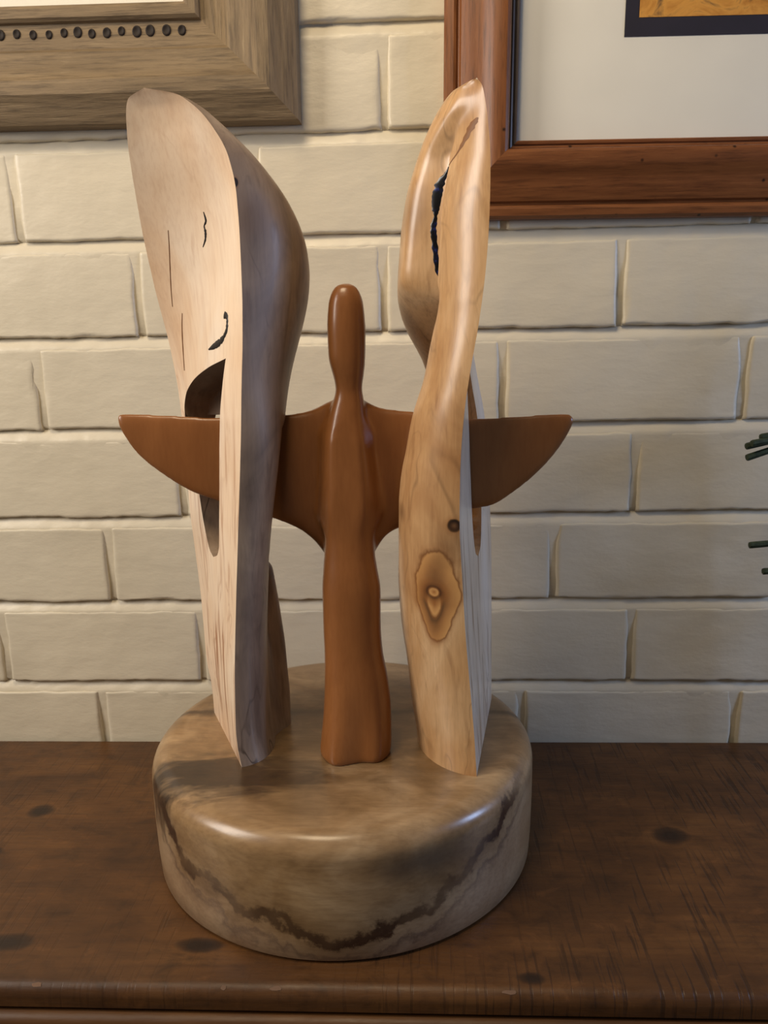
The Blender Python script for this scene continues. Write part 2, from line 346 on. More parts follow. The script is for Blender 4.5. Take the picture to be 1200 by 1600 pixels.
def brick(wall, xa, xb, za, zb, rnd):
    nx, nz = 40, 15; sd = rnd.uniform(0, 100); V = []; F = []; prd = rnd.uniform(-.0012,.0012); tx = rnd.uniform(-.006,.006); tz = rnd.uniform(-.012,.012)
    R = .0065; cx, cz = (xa+xb)/2, (za+zb)/2; L2, H2 = (xb-xa)/2, (zb-za)/2
    def axis(n, h):  # finer rows along the rounded arris
        e = [0, .05, .14, .28, .48, .75, 1.3]; e = [-h+R*t for t in e]; m = n-2*len(e)
        mid = [e[-1]+(-2*e[-1])*(i+1)/(m+1) for i in range(m)]
        return e+mid+[-t for t in e[::-1]]
    ax, az = axis(nx, L2), axis(nz+4, H2)
    for w_ in az:
        for u in ax:
            x, z = cx+u, cz+w_
            rv = 1+.5*mnoise.noise((x*22, sd, z*22)); rr = R*rv; rx = .0036*rv; rz = (.0016 if w_ > 0 else .0024)*rv
            dx = max(0, 1-(L2-abs(u))/rx); dz = max(0, 1-(H2-abs(w_))/rz); rr = .0030; d = min(1, math.hypot(dx, dz))*rr
            back = rr-math.sqrt(max(0, rr*rr-d*d))
            ex = .0017*mnoise.noise((x*30+sd, 2, z*30))+.0010*mnoise.noise((x*110, sd, z*110))
            ez = .0016*mnoise.noise((x*34, sd+9, z*34))+.0011*mnoise.noise((x*130, sd, z*130))
            edge = 1 if (d > 0) else .3
            chip = mnoise.noise((x*48, sd*1.3, z*48)); chip = .0035*max(0, chip-.42)*2 if d > 0 else .0016*max(0, chip-.55)
            y = prd*.6+tx*u+tz*w_+back*1.25+.0011*mnoise.noise((x*14, sd, z*20))+.0006*mnoise.noise((x*60, sd, z*75))+chip
            V.append((x+ex*edge, y, z+ez*edge))
    n1, n2 = len(ax), len(az)
    for j in range(n2-1):
        for i in range(n1-1):
            a = j*n1+i; F.append((a, a+1, a+n1+1, a+n1))
    k = len(V); ring = list(range(n1))+[j*n1+n1-1 for j in range(1,n2)]+[(n2-1)*n1+i for i in range(n1-2,-1,-1)]+[j*n1 for j in range(n2-2,0,-1)]
    for r in ring: V.append((V[r][0], .03, V[r][2]))
    m = len(ring)
    for i in range(m): F.append((ring[i], k+i, k+(i+1) % m, ring[(i+1) % m]))
    F.append(tuple(k+i for i in range(m)))
    return mesh_obj('brick', V, F, M_paint, wall, sharp=60)
build_wall()
fl_v = [(-1.6,-2.4,-1.25),(1.5,-2.4,-1.25),(1.5,.1,-1.25),(-1.6,.1,-1.25),(-1.6,-2.4,-1.30),(1.5,-2.4,-1.30),(1.5,.1,-1.30),(-1.6,.1,-1.30)]
tag(mesh_obj('floor', fl_v, [(0,1,2,3),(4,5,6,7),(0,1,5,4),(1,2,6,5),(2,3,7,6),(3,0,4,7)], M_mantel2, None, smooth=False), kind='structure')
# ------------------------------------------------------------------ mantel shelf
def extrude_profile(name, prof, x0, x1, mat, parent, nseg=1, sharp=30):
    V = []; F = []; n = len(prof)
    for i in range(nseg+1):
        x = x0+(x1-x0)*i/nseg
        for (y, z) in prof: V.append((x, y, z))
    for i in range(nseg):
        for j in range(n):
            a = i*n+j; b = i*n+(j+1) % n; F.append((a, b, b+n, a+n))
    F += [tuple(range(n)), tuple(nseg*n+j for j in range(n))[::-1]]
    return mesh_obj(name, V, F, mat, parent, sharp=sharp)
mantel = empty('mantel_shelf', (0, -.15, 0))
tag(mantel, 'dark brown stained pine mantel shelf with knots, running along the brick wall', 'shelf')
def arc(cy, cz, r, a0, a1, n=6): return [(cy+r*math.cos(math.radians(a0+(a1-a0)*i/n)), cz+r*math.sin(math.radians(a0+(a1-a0)*i/n))) for i in range(n+1)]
top = extrude_profile('top_board', [(-.004,0)]+arc(-.330,-.009,.009,90,180)+[(-.339,-.016),(-.336,-.019),(-.004,-.019)], -.92, .78, M_mantel, mantel)
extrude_profile('edge_moulding', [(-.20,-.0192),(-.336,-.0192)]+arc(-.338,-.0265,.007,100,250)+[(-.338,-.036)]+arc(-.340,-.060,.024,88,-40)[::-1][:0]+[(-.330,-.045),(-.318,-.056),(-.310,-.070),(-.20,-.070)], -.92, .78, M_mantel2, mantel)
extrude_profile('front_beam', [(-.004,-.0705),(-.300,-.0705),(-.300,-.19),(-.004,-.19)], -.92, .78, M_mantel2, mantel)
rnd = random.Random(3)                                               # pale chips along the front arris
for (x, wd, m_) in ((-.100,.008,'p'), (-.262,.006,'p'), (.054,.008,'p'), (-.135,.003,'p')):
    V = []; n = 9
    for i in range(n):
        a = 2*math.pi*i/n; rr = rnd.uniform(.7,1.2)
        dx = wd*rr*math.cos(a)*.6; t = .8+.20*rr*math.sin(a)
        V.append((x+dx, -.330-.0093*math.cos(math.pi/2-t*.9) if False else -.330-.0092*math.sin(t*.8), -.009+.0092*math.cos(t*.8)))
    mesh_obj('chip', V, [tuple(range(n))], mat_plain('bare_chipped_wood', srgb(128,98,76), .8) if 'bare_chipped_wood' not in bpy.data.materials else bpy.data.materials['bare_chipped_wood'], mantel, sharp=None)

# ------------------------------------------------------------------ picture frames
def frame_rails(root, cx0, cx1, cz0, cz1, prof, mats, rot, names='frame_rail'):
    """prof: (w outward from the opening, d out from the wall); mitred rails"""
    piv = wloc(root); R = Matrix.Rotation(rot, 4, 'Y')
    def tf(p): return piv+R @ (Vector(p)-piv)
    sides = {'bottom': ((cx0,cz0),(cx1,cz0),(0,-1),(-1,0),(1,0)), 'top': ((cx0,cz1),(cx1,cz1),(0,1),(-1,0),(1,0)),
             'left': ((cx0,cz0),(cx0,cz1),(-1,0),(0,-1),(0,1)), 'right': ((cx1,cz0),(cx1,cz1),(1,0),(0,-1),(0,1))}
    pr = prof+[(prof[-1][0], .001), (prof[0][0], .001)]
    for k, (a, b, o, ea, eb) in sides.items():
        V = []; n = len(pr)
        for (pt, e) in ((a, ea), (b, eb)):
            for (w_, d) in pr: V.append(tf((pt[0]+o[0]*w_+e[0]*w_, -d, pt[1]+o[1]*w_+e[1]*w_)))
        F = [(j, (j+1) % n, n+(j+1) % n, n+j) for j in range(n)]+[tuple(range(n)), tuple(range(2*n-1, n-1, -1))]
        mesh_obj(names, V, F, mats[0] if k in ('bottom','top') else mats[1], root, sharp=22)
    return tf
def flat_box(name, x0, x1, z0, z1, d0, d1, mat, root, tf):
    V = [tf(p) for p in ((x0,-d0,z0),(x1,-d0,z0),(x1,-d0,z1),(x0,-d0,z1),(x0,-d1,z0),(x1,-d1,z0),(x1,-d1,z1),(x0,-d1,z1))]
    return mesh_obj(name, V, [(0,1,2,3),(4,5,6,7),(0,1,5,4),(1,2,6,5),(2,3,7,6),(3,0,4,7)], mat, root, smooth=False)
# weathered grey frame, upper left
fl = empty('picture_frame', (-.1045, -.002, .609))
tag(fl, 'weathered grey-brown oak picture frame with a row of drilled holes, above left', 'picture frame', 'pictures on the brick wall')
LX1, LZ0 = -.1045-.098, .609+.098; LX0, LZ1 = LX1-.36, LZ0+.30
profL = [(0,.010),(0,.0175),(.003,.019),(.010,.0185),(.0125,.016),(.0135,.0125),(.034,.0125),(.0355,.016),(.038,.0195),(.045,.0215),(.056,.024),(.060,.0262),(.063,.029),(.069,.0305),(.075,.030),(.079,.0275),(.085,.0235),(.094,.0195),(.097,.0175),(.098,.015)]
tf = frame_rails(fl, LX0, LX1, LZ0, LZ1, profL, (M_gx, M_gz), math.radians(.5))
flat_box('mount_board', LX0-.006, LX1+.006, LZ0-.006, LZ1+.006, .004, .008, M_mat, fl, tf)
flat_box('picture_print', LX0+.07, LX1-.07, LZ0+.07, LZ1-.07, .008, .0084, M_art, fl, tf)
flat_box('picture_glass', LX0-.004, LX1+.004, LZ0-.004, LZ1+.004, .0088, .0096, M_glass, fl, tf)
hv = [(0,0,0)]; hf = []
for ring, (r, d) in enumerate(((.0016,.0004),(.0028,.0012),(.0034,.0009),(.0038,0))):
    for i in range(14): a = 2*math.pi*i/14; hv.append((r*math.cos(a), -d, r*1.15*math.sin(a)))
for i in range(14): hf.append((0, 1+i, 1+(i+1) % 14))
for g in range(3):
    for i in range(14): a = 1+g*14+i; b = 1+g*14+(i+1) % 14; hf.append((a, b, b+14, a+14))
hm = None; x = LX1-.004; rnd = random.Random(5)
while x > LX0:
    if hm is None:
        ho = mesh_obj('drilled_hole', [tf((x, -.0126, LZ0-.021))+Vector(v) for v in hv], hf, M_dark, fl, origin=tf((x, -.0126, LZ0-.021))); hm = ho
    else:
        ho = hm.copy(); col.objects.link(ho); ho.parent = fl; ho.location = tf((x, -.0126, LZ0-.021+rnd.uniform(-.0008,.0008)))-wloc(fl)
        s_ = rnd.uniform(.85,1.15); ho.scale = (s_, 1, s_)
    x -= .0133+rnd.uniform(-.0015,.0015)
# brown pine frame, upper right
fr_ = empty('picture_frame', (.0225, -.002, .5195))
tag(fr_, 'warm brown antique pine picture frame with wide cream mount under glass, above right', 'picture frame', 'pictures on the brick wall')
RX0, RZ0 = .0225+.0655, .5195+.0685; RX1, RZ1 = RX0+.40, RZ0+.34
profR = [(.0085,.024),(.0100,.0285),(.0125,.0305),(.017,.0310),(.022,.0302),(.026,.0285),(.030,.0258),(.034,.0235),(.039,.0218),(.045,.0198),(.0510,.0170),(.0525,.0140),(.0540,.0132),(.0552,.0150),(.0575,.0155),(.0630,.0140),(.0655,.0105)]
tf = frame_rails(fr_, RX0, RX1, RZ0, RZ1, profR, (M_px, M_pz), math.radians(.7))
frame_rails(fr_, RX0, RX1, RZ0, RZ1, [(0,.008),(0,.0135),(.0012,.0145),(.0030,.0142),(.0036,.0128),(.0046,.0128),(.0052,.0162),(.0066,.0172),(.0078,.0168),(.0084,.0150)], (M_px, M_slip), math.radians(.7), 'inner_lip')  # side lips darker grey-brown, top and bottom lips plain pine
flat_box('mount_board', RX0-.006, RX1+.006, RZ0-.006, RZ1+.006, .004, .0075, M_mat, fr_, tf)
flat_box('backing_sheet', .1785, RX1-.088, .6715, RZ1-.07, .0075, .0079, M_navy, fr_, tf)
flat_box('picture_print', .1905, RX1-.10, .6865, RZ1-.085, .0079, .0083, M_art, fr_, tf)
flat_box('picture_glass', RX0-.004, RX1+.004, RZ0-.004, RZ1+.004, .0100, .0110, M_glass, fr_, tf)

# ------------------------------------------------------------------ the sculpture
BX, BY, BH = -.068, -.1595, .096
sculpt = empty('wood_sculpture', (BX, BY, 0))
tag(sculpt, 'carved wooden winged figure between two tall twisted wood halves on a round spalted base', 'sculpture')

def lathe(name, prof, n, mat, parent, c):
    V = []; F = []; m = len(prof)
    for i in range(n):
        a = 2*math.pi*i/n
        for (r, z) in prof: V.append((c[0]+r*math.cos(a), c[1]+r*math.sin(a), z))
    for i in range(n):
        for j in range(m-1): a = i*m+j; b = ((i+1) % n)*m+j; F.append((a, b, b+1, a+1))
    F += [tuple(i*m for i in range(n)), tuple(i*m+m-1 for i in range(n))[::-1]]
    return mesh_obj(name, V, F, mat, parent, sharp=50)
rr = .017
pb = [(.150,.0003),(.1545,.001),(.1562,.003),(.1572,.02),(.158,.05),(.158,BH-rr)]+[(.158-rr+rr*math.cos(a), BH-rr+rr*math.sin(a)) for a in np.linspace(.12, math.pi/2, 10)]+[(.10,BH+.0002),(.05,BH+.0002)]
base = lathe('base', pb, 144, M_base, sculpt, (BX, BY))
base['label'] = 'round turned base with rounded rim and dark spalting bands'

# rows: height, front arris x y, rear arris x y, front bulge x y, rear bulge x y
LEFT = [
 (.096,-.1409,-.2248,-.1859,-.131,.0355,.012,.0555,.02),
 (.1109,-.1435,-.2232,-.1861,-.131,.0356,.012,.0569,.02),
 (.1258,-.1444,-.2224,-.1869,-.1311,.0356,.012,.058,.02),
 (.1407,-.144,-.2221,-.1888,-.1316,.0355,.012,.0585,.02),
 (.1556,-.1434,-.222,-.1894,-.1322,.0353,.012,.0582,.02),
 (.1704,-.1427,-.222,-.1894,-.1328,.0352,.012,.0574,.02),
 (.1851,-.1417,-.222,-.1895,-.1334,.0351,.012,.0559,.02),
 (.1997,-.1406,-.222,-.1895,-.134,.0351,.012,.0542,.02),
 (.2143,-.1394,-.222,-.1898,-.1346,.0354,.012,.0524,.02),
 (.2288,-.1382,-.222,-.1904,-.1352,.0359,.012,.0505,.02),
 (.2431,-.137,-.222,-.1911,-.1358,.0366,.012,.0485,.02),
 (.2573,-.1357,-.222,-.1917,-.1365,.0377,.012,.0464,.02),
 (.2714,-.1345,-.222,-.1924,-.1373,.039,.012,.0441,.0202),
 (.2853,-.1333,-.222,-.1928,-.138,.0405,.012,.042,.0206),
 (.2991,-.132,-.222,-.1927,-.1385,.0421,.012,.0403,.0215),
 (.3126,-.1308,-.222,-.1926,-.139,.0436,.0123,.0395,.0228),
 (.326,-.1296,-.222,-.1924,-.1396,.0451,.0131,.0396,.0245),
 (.3392,-.1285,-.222,-.1924,-.1404,.0463,.0151,.0406,.0266),
 (.3522,-.1274,-.222,-.1924,-.1417,.0472,.0187,.0425,.0287),
 (.365,-.1265,-.222,-.1925,-.1434,.048,.0235,.0448,.0308),
 (.3775,-.1256,-.222,-.1926,-.1452,.0491,.0286,.0473,.0329),
 (.3898,-.1247,-.222,-.1931,-.1471,.0508,.033,.0501,.0349),
 (.4019,-.1237,-.222,-.194,-.1491,.0533,.0362,.0531,.0369),
 (.4137,-.1227,-.222,-.1949,-.1514,.0565,.0387,.0564,.0388),
 (.4252,-.122,-.222,-.1959,-.1542,.0601,.0405,.0601,.0405),
 (.4365,-.1214,-.222,-.1971,-.1576,.0635,.0418,.0635,.0418),
 (.4474,-.1209,-.222,-.1982,-.1612,.0663,.0425,.0663,.0425),
 (.4581,-.1207,-.222,-.1991,-.1647,.0682,.0423,.0682,.0423),
 (.4685,-.1205,-.222,-.1997,-.1681,.069,.0415,.069,.0415),
 (.4786,-.1204,-.222,-.2003,-.1715,.0686,.0402,.0686,.0402),
 (.4883,-.1203,-.222,-.2007,-.1748,.0671,.0387,.0671,.0387),
 (.4977,-.1204,-.222,-.201,-.1781,.0643,.0371,.0643,.0371),
 (.5069,-.1207,-.222,-.201,-.1814,.0603,.0356,.0603,.0356),
 (.5156,-.121,-.222,-.2009,-.1846,.0554,.0341,.0554,.0341),
 (.5241,-.1219,-.222,-.2008,-.1877,.0497,.0327,.0497,.0327),
 (.5322,-.1235,-.222,-.2006,-.1908,.0437,.0314,.0437,.0314),
 (.54,-.1255,-.222,-.2003,-.1937,.0377,.0301,.0377,.0301),
 (.5474,-.1287,-.2214,-.2,-.1964,.0321,.0289,.0321,.0289),
 (.5545,-.133,-.2205,-.1994,-.1991,.0268,.0277,.0268,.0277),
 (.5612,-.1377,-.2195,-.1985,-.2015,.022,.0266,.022,.0266),
 (.5676,-.1432,-.2181,-.1975,-.2039,.0181,.0255,.0181,.0255),
 (.5736,-.15,-.2165,-.1962,-.206,.0157,.0245,.0157,.0245),
 (.5792,-.1588,-.2149,-.1936,-.2081,.0095,.0149,.0095,.0149),
 (.5845,-.181,-.212,-.181,-.212,0,0,0,0)]
RIGHT = [
 (.096,.0392,-.2369,.0619,-.102,-.0546,.01,-.0527,.005),
 (.1108,.0384,-.2358,.0618,-.102,-.0556,.01,-.0523,.005),
 (.1256,.0376,-.235,.0617,-.102,-.0572,.01,-.0518,.005),
 (.1403,.0365,-.235,.0616,-.102,-.0581,.01,-.0509,.005),
 (.155,.0353,-.235,.0615,-.102,-.0586,.01,-.0499,.005),
 (.1697,.034,-.2349,.0614,-.102,-.0594,.01,-.0488,.005),
 (.1842,.0328,-.2345,.0613,-.102,-.0607,.01,-.0478,.005),
 (.1988,.0316,-.234,.0612,-.102,-.0617,.01,-.0464,.005),
 (.2132,.0306,-.234,.061,-.102,-.062,.01,-.0447,.005),
 (.2275,.0298,-.234,.0608,-.102,-.062,.01,-.043,.005),
 (.2417,.029,-.234,.0605,-.102,-.0617,.01,-.0413,.005),
 (.2558,.0282,-.234,.06,-.102,-.0612,.01,-.0396,.005),
 (.2697,.0274,-.234,.0595,-.102,-.0607,.01,-.0377,.005),
 (.2835,.0268,-.234,.0589,-.1023,-.0601,.01,-.0363,.005),
 (.2971,.0267,-.234,.058,-.103,-.0597,.01,-.0362,.005),
 (.3106,.0269,-.234,.0571,-.1038,-.0585,.01,-.0376,.005),
 (.3238,.0271,-.234,.0562,-.1046,-.0563,.01,-.0397,.005),
 (.3369,.0276,-.234,.0553,-.1056,-.0533,.01,-.0419,.005),
 (.3498,.0284,-.234,.0541,-.1067,-.0512,.01,-.0448,.005),
 (.3624,.0295,-.234,.0522,-.108,-.0488,.01,-.0473,.005),
 (.3748,.0309,-.234,.0496,-.1094,-.0452,.01,-.0491,.005),
 (.387,.0327,-.234,.0472,-.111,-.0419,.01,-.0507,.005),
 (.399,.0346,-.234,.0449,-.1127,-.0402,.01,-.0522,.005),
 (.4107,.0367,-.234,.0429,-.1145,-.0392,.01,-.0538,.005),
 (.4221,.0388,-.234,.0409,-.1164,-.0385,.01,-.0554,.005),
 (.4332,.0405,-.234,.0393,-.1183,-.0378,.01,-.0561,.005),
 (.4441,.042,-.234,.0379,-.1201,-.0386,.01,-.056,.005),
 (.4546,.0433,-.234,.0367,-.122,-.0385,.01,-.0558,.005),
 (.4649,.0443,-.234,.0356,-.1239,-.0385,.01,-.0551,.005),
 (.4749,.0451,-.234,.0347,-.1259,-.0387,.01,-.0541,.005),
 (.4846,.0457,-.234,.0338,-.1279,-.0387,.01,-.0529,.005),
 (.4939,.0461,-.234,.033,-.13,-.0384,.01,-.0517,.005),
 (.5029,.0464,-.234,.0323,-.1323,-.0372,.01,-.05,.005),
 (.5116,.0466,-.2337,.0317,-.1348,-.0351,.01,-.0482,.005),
 (.52,.0467,-.2334,.0309,-.1376,-.0327,.01,-.0458,.005),
 (.528,.0467,-.233,.0301,-.1407,-.03,.01,-.0427,.005),
 (.5357,.0465,-.2325,.0294,-.1442,-.0267,.01,-.0395,.005),
 (.5431,.046,-.2318,.0291,-.1483,-.0247,.01,-.0363,.005),
 (.5501,.0453,-.231,.029,-.1532,-.0225,.01,-.0329,.005),
 (.5567,.0447,-.2303,.029,-.1597,-.0201,.01,-.0293,.005),
 (.5631,.0438,-.2294,.0291,-.1673,-.0169,.01,-.0252,.005),
 (.569,.0428,-.2285,.0293,-.1752,-.0134,.01,-.0208,.005),
 (.5746,.0415,-.2273,.0303,-.1852,-.008,.01,-.0159,.005),
 (.5798,.0383,-.225,.0321,-.2076,0,.0092,-.0079,.0047)]

class Half:
    """One carved half: a flat sawn face between a front and a rear arris, a rounded back, and a slot through it."""
    def __init__(s, T, sgn, s1, s2, mid, crease, conc, lip, zc=None):
        s.T = np.array(T); s.sgn = sgn; s.z = s.T[:,0]
        s.s1t, s.s2t, s.midt, s.crt, s.conct, s.lip = s1, s2, mid, crease, conc, lip
        s.za, s.zb = s1[0][0], s1[-1][0]; s.zc = zc or s.zb          # open slot up to zc, blind pocket above it
        zz = s.za+(s.zc-s.za)*(.5-.5*np.cos(np.linspace(0, math.pi, 120)))
        ch = np.hypot(s.c(zz,1)-s.c(zz,3), s.c(zz,2)-s.c(zz,4))
        a = s.hs1(zz); b = s.hs2(zz)
        s.hole = np.concatenate([np.column_stack([a*ch, zz]), np.column_stack([b*ch, zz])])
    def c(s, z, k): return sm(s.z, s.T[:,k], z)
    def hs1(s, z): return sm([t[0] for t in s.s1t], [t[1] for t in s.s1t], z)
    def hs2(s, z): return sm([t[0] for t in s.s2t], [t[1] for t in s.s2t], z)
    def mid(s, z): return sm([t[0] for t in s.midt], [t[1] for t in s.midt], z)
    def both(s, S, Z):
        S = np.asarray(S, float); Z = np.asarray(Z, float)
        B = np.stack([s.c(Z,1), s.c(Z,2)], -1); A = np.stack([s.c(Z,3), s.c(Z,4)], -1); bF = np.stack([s.c(Z,5), s.c(Z,6)], -1); bR = np.stack([s.c(Z,7), s.c(Z,8)], -1)
        ch = np.linalg.norm(A-B, axis=-1)
        P = B+(A-B)*S[...,None]
        mid = s.mid(Z); wv = np.clip((S-mid+.13)/.26, 0, 1); wv = wv*wv*(3-2*wv)
        b = bF*(1-wv[...,None])+bR*wv[...,None]
        flat = np.stack([(S*ch).ravel(), Z.ravel()], -1)
        D = np.full(len(flat), 9.)
        for i in range(0, len(flat), 2000):
            q_ = flat[i:i+2000]; D[i:i+2000] = np.sqrt(((q_[:,None,:]-s.hole[None])**2).sum(-1).min(1))
        D = D.reshape(S.shape)
        strand = np.where(S < mid, s.hs1(Z)*ch, (1-s.hs2(Z))*ch)
        wr = np.clip(strand*.5, .007, .022)
        g = np.sqrt(np.maximum(0, 1-(1-np.minimum(D/wr, 1))**2))
        ss_ = lambda a, b: (lambda u: u*u*(3-2*u))(np.clip((Z-a)/(b-a), 0, 1))
        if s.zc < s.zb-1e-6: g = np.maximum(g, ss_(s.zc-.06, s.zc))
        rear = np.clip((S-mid)/.04, 0, 1)*.88*ss_(s.za, s.za+.02)*(0 if s.zc >= s.zb-1e-6 else 1)
        g = np.maximum(g, rear*np.where(Z > s.zb, 0, 1))
        cr = sm([t[0] for t in s.crt], [t[1] for t in s.crt], Z); g2 = 1-cr*np.exp(-((S-mid)*ch/.0055)**2)
        taper = np.clip((s.z[-1]-Z)/.0025, 0, 1)
        prof = np.sqrt(np.maximum(0, 4*S*(1-S)))*g*g2*(.15+.85*np.sqrt(taper))
        bl = np.linalg.norm(bR, axis=-1)+1e-9; bd = bR/bl[...,None]
        cc = sm([t[0] for t in s.conct], [t[1] for t in s.conct], Z)
        hollow = cc*bl*(4*S*(1-S))**1.0
        zl, amt, wd = s.lip; lip = amt*np.exp(-(D/wd)**2)*np.clip((Z-zl)/.02, 0, 1)*np.clip(4*S*(1-S)*2, 0, 1)
        Pl = P+bd*lip[...,None]
        R = Pl+b*prof[...,None]
        s.floor = Pl+b*prof[...,None]*.72; s.floor = np.concatenate([s.floor, Z[...,None]], -1)
        hol = np.minimum(hollow, .55*np.linalg.norm(b, axis=-1)*prof)
        Lf = Pl+bd*hol[...,None]
        Z3 = Z[...,None]
        return np.concatenate([Lf, Z3], -1), np.concatenate([R, Z3], -1)
    def build(s, name, mats, parent, label):
        def cl(a, b, n, ends): 
            t = np.linspace(0, 1, n)
            if ends == 'both': t = .5-.5*np.cos(math.pi*t)
            elif ends == 'hi': t = np.sin(math.pi/2*t)
            elif ends == 'hi2': t = 1-(1-t)**2.4
            elif ends == 'lo': t = 1-np.cos(math.pi/2*t)
            return a+(b-a)*t
        zr = np.concatenate([cl(s.z[0], s.za, 56, 'hi'), np.unique(np.append(cl(s.za, s.zb, 100, 'both')[1:], s.zc)), cl(s.zb, .5*(s.zb+s.z[-1]), 36, 'lo')[1:], cl(.5*(s.zb+s.z[-1]), s.z[-1]-.0001, 50, 'hi2')[1:]])
        nC = 26; t = .5-.5*np.cos(np.linspace(0, math.pi, nC))
        inh = (zr > s.za+1e-7) & (zr < s.zb-1e-7)
        S = []
        for z, ih in zip(zr, inh):
            if ih: a, b = float(s.hs1(z)), float(s.hs2(z)); b = max(b, a+1e-4)
            else: a = b = float(s.mid(z))
            S.append(np.concatenate([a*t, b+(1-b)*t]))
        S = np.array(S); Z = np.repeat(zr[:,None], S.shape[1], 1)
        Lp, Rp = s.both(S, Z)
        V = []; idL = {}; idR = {}; nR, nS = S.shape
        for i in range(nR):
            for j in range(nS):
                if j == nC and not inh[i]: idL[i,j] = idL[i,nC-1]; idR[i,j] = idR[i,nC-1]; continue
                shared = j in (0, nS-1)
                idL[i,j] = len(V); V.append(Lp[i,j])
                if shared: idR[i,j] = idL[i,j]
                else: idR[i,j] = len(V); V.append(Rp[i,j])
        F = []; FM = []
        def add(f, m):
            g = []
            for v in f:
                if v not in g: g.append(v)
            if len(g) > 2: F.append(tuple(g)); FM.append(m)
        for i in range(nR-1):
            for j in range(nS-1):
                if j == nC-1: continue
                add((idL[i,j], idL[i,j+1], idL[i+1,j+1], idL[i+1,j]), 0)
                add((idR[i,j], idR[i,j+1], idR[i+1,j+1], idR[i+1,j]), 1)
        for i in range(nR-1):                                        # walls of the slot
            if inh[i] or inh[i+1]:
                for j in (nC-1, nC): add((idL[i,j], idL[i+1,j], idR[i+1,j], idR[i,j]), 1)
        if s.zc < s.zb-1e-6:                                         # closed bottom of the blind pocket: inner and outer skin
            ip = [i for i in range(nR) if s.zc-1e-7 <= zr[i] <= s.zb+1e-7]; nP = 13; inner = {}; outer = {}
            for i in ip:
                a, b = S[i,nC-1], S[i,nC]; sp_ = a+(b-a)*np.linspace(0, 1, nP)
                _, Ro = s.both(sp_, np.full(nP, zr[i])); Fo = s.floor
                for k in range(nP):
                    outer[i,k] = idR[i,nC-1] if k == 0 else idR[i,nC] if k == nP-1 else len(V)
                    if 0 < k < nP-1: V.append(Ro[k])
                    inner[i,k] = len(V); V.append(Fo[k])
            for i, i2 in zip(ip[:-1], ip[1:]):
                for k in range(nP-1):
                    add((outer[i,k], outer[i,k+1], outer[i2,k+1], outer[i2,k]), 1); add((inner[i,k], inner[i,k+1], inner[i2,k+1], inner[i2,k]), 1)
            for k in range(nP-1): add((outer[ip[0],k], outer[ip[0],k+1], inner[ip[0],k+1], inner[ip[0],k]), 1)
        for i in (0, nR-1):
            for j in range(nS-1):
                if j == nC-1: continue
                add((idL[i,j], idL[i,j+1], idR[i,j+1], idR[i,j]), 1)
        o = mesh_obj(name, V, F, mats, parent, fmat=FM, sharp=44); o['label'] = label
        return o
    def ribbon(s, name, path, face, mat, parent, lift=.0005):
        """path: (s, z, half width in metres): a thin filled fissure lying in the surface"""
        pa = np.array(path); k = np.arange(len(pa)); kk = np.linspace(0, len(pa)-1, 14*len(pa))
        ss, zz, ww = sm(k, pa[:,0], kk), sm(k, pa[:,1], kk), np.maximum(sm(k, pa[:,2], kk), .0001)
        rg = random.Random(len(path)); ww = ww*np.array([1+.35*mnoise.noise((float(a)*3.1, 7, 0)) for a in kk])
        ch = np.hypot(s.c(zz,1)-s.c(zz,3), s.c(zz,2)-s.c(zz,4))
        dz = np.gradient(zz); ds = np.gradient(ss)*ch; ln = np.hypot(dz, ds)+1e-9; ns, nz_ = dz/ln, -ds/ln
        cols = []
        for f in (-1, -.5, 0, .5, 1):
            S_ = np.clip(ss+ns*ww*f/ch, .002, .998); Z_ = zz+nz_*ww*f
            a, b = s.both(S_, Z_); P = a if face == 'L' else b
            bl = np.stack([s.c(Z_,7), s.c(Z_,8)], -1); bl /= np.linalg.norm(bl, axis=-1)[:,None]
            off = lift*(1-abs(f)**2*.9); P = P.copy(); P[:,:2] += bl*off*(-1 if face == 'L' else 1)
            cols.append(P)
        n = len(kk); V = [tuple(c_[i]) for i in range(n) for c_ in cols]; F = []
        for i in range(n-1):
            for j in range(4): a = i*5+j; F.append((a, a+1, a+6, a+5))
        return mesh_obj(name, V, F, mat, parent, sharp=None, recalc=False)

left = Half(LEFT, 1,
    [(.2518,.52),(.256,.42),(.265,.375),(.2928,.355),(.3375,.345),(.3665,.32),(.3856,.29),(.3997,.265),(.4067,.25)],
    [(.2518,.52),(.256,.60),(.265,.65),(.2928,.74),(.3375,.86),(.3520,.94),(.3660,.93),(.3780,.88),(.3890,.75),(.4000,.50),(.4067,.25)],
    [(.09,.5),(.2518,.52),(.33,.5),(.4067,.25),(.45,.33),(.50,.45),(.60,.5)],
    [(.09,0),(.17,.12),(.2518,.45),(.30,.3),(.345,.1),(.3605,0),(.50,0),(.60,0)],
    [(.09,0),(.36,0),(.42,.06),(.47,.15),(.52,.20),(.56,.2),(.5845,.1)], (.375,.004,.010), .3605)
half_l = left.build('split_half', (M_sapL, M_heartL), sculpt, 'tall twisted wood half with pale hollowed face and grey-brown back')
right = Half(RIGHT, -1,
    [(.2466,.54),(.252,.46),(.265,.425),(.30,.40),(.34,.39),(.385,.36),(.42,.315),(.438,.27),(.445,.25)],
    [(.2466,.54),(.252,.63),(.265,.68),(.30,.74),(.34,.76),(.385,.70),(.42,.52),(.438,.34),(.445,.25)],
    [(.09,.5),(.2466,.54),(.33,.52),(.445,.25),(.49,.25),(.535,.26),(.556,.16),(.57,.06),(.60,.05)],
    [(.09,0),(.2466,.15),(.30,.2),(.445,.55),(.49,.42),(.535,.30),(.56,.12),(.57,0),(.60,0)],
    [(.09,0),(.30,.03),(.45,.10),(.55,.12),(.58,.05)], (.40,.0,.010))
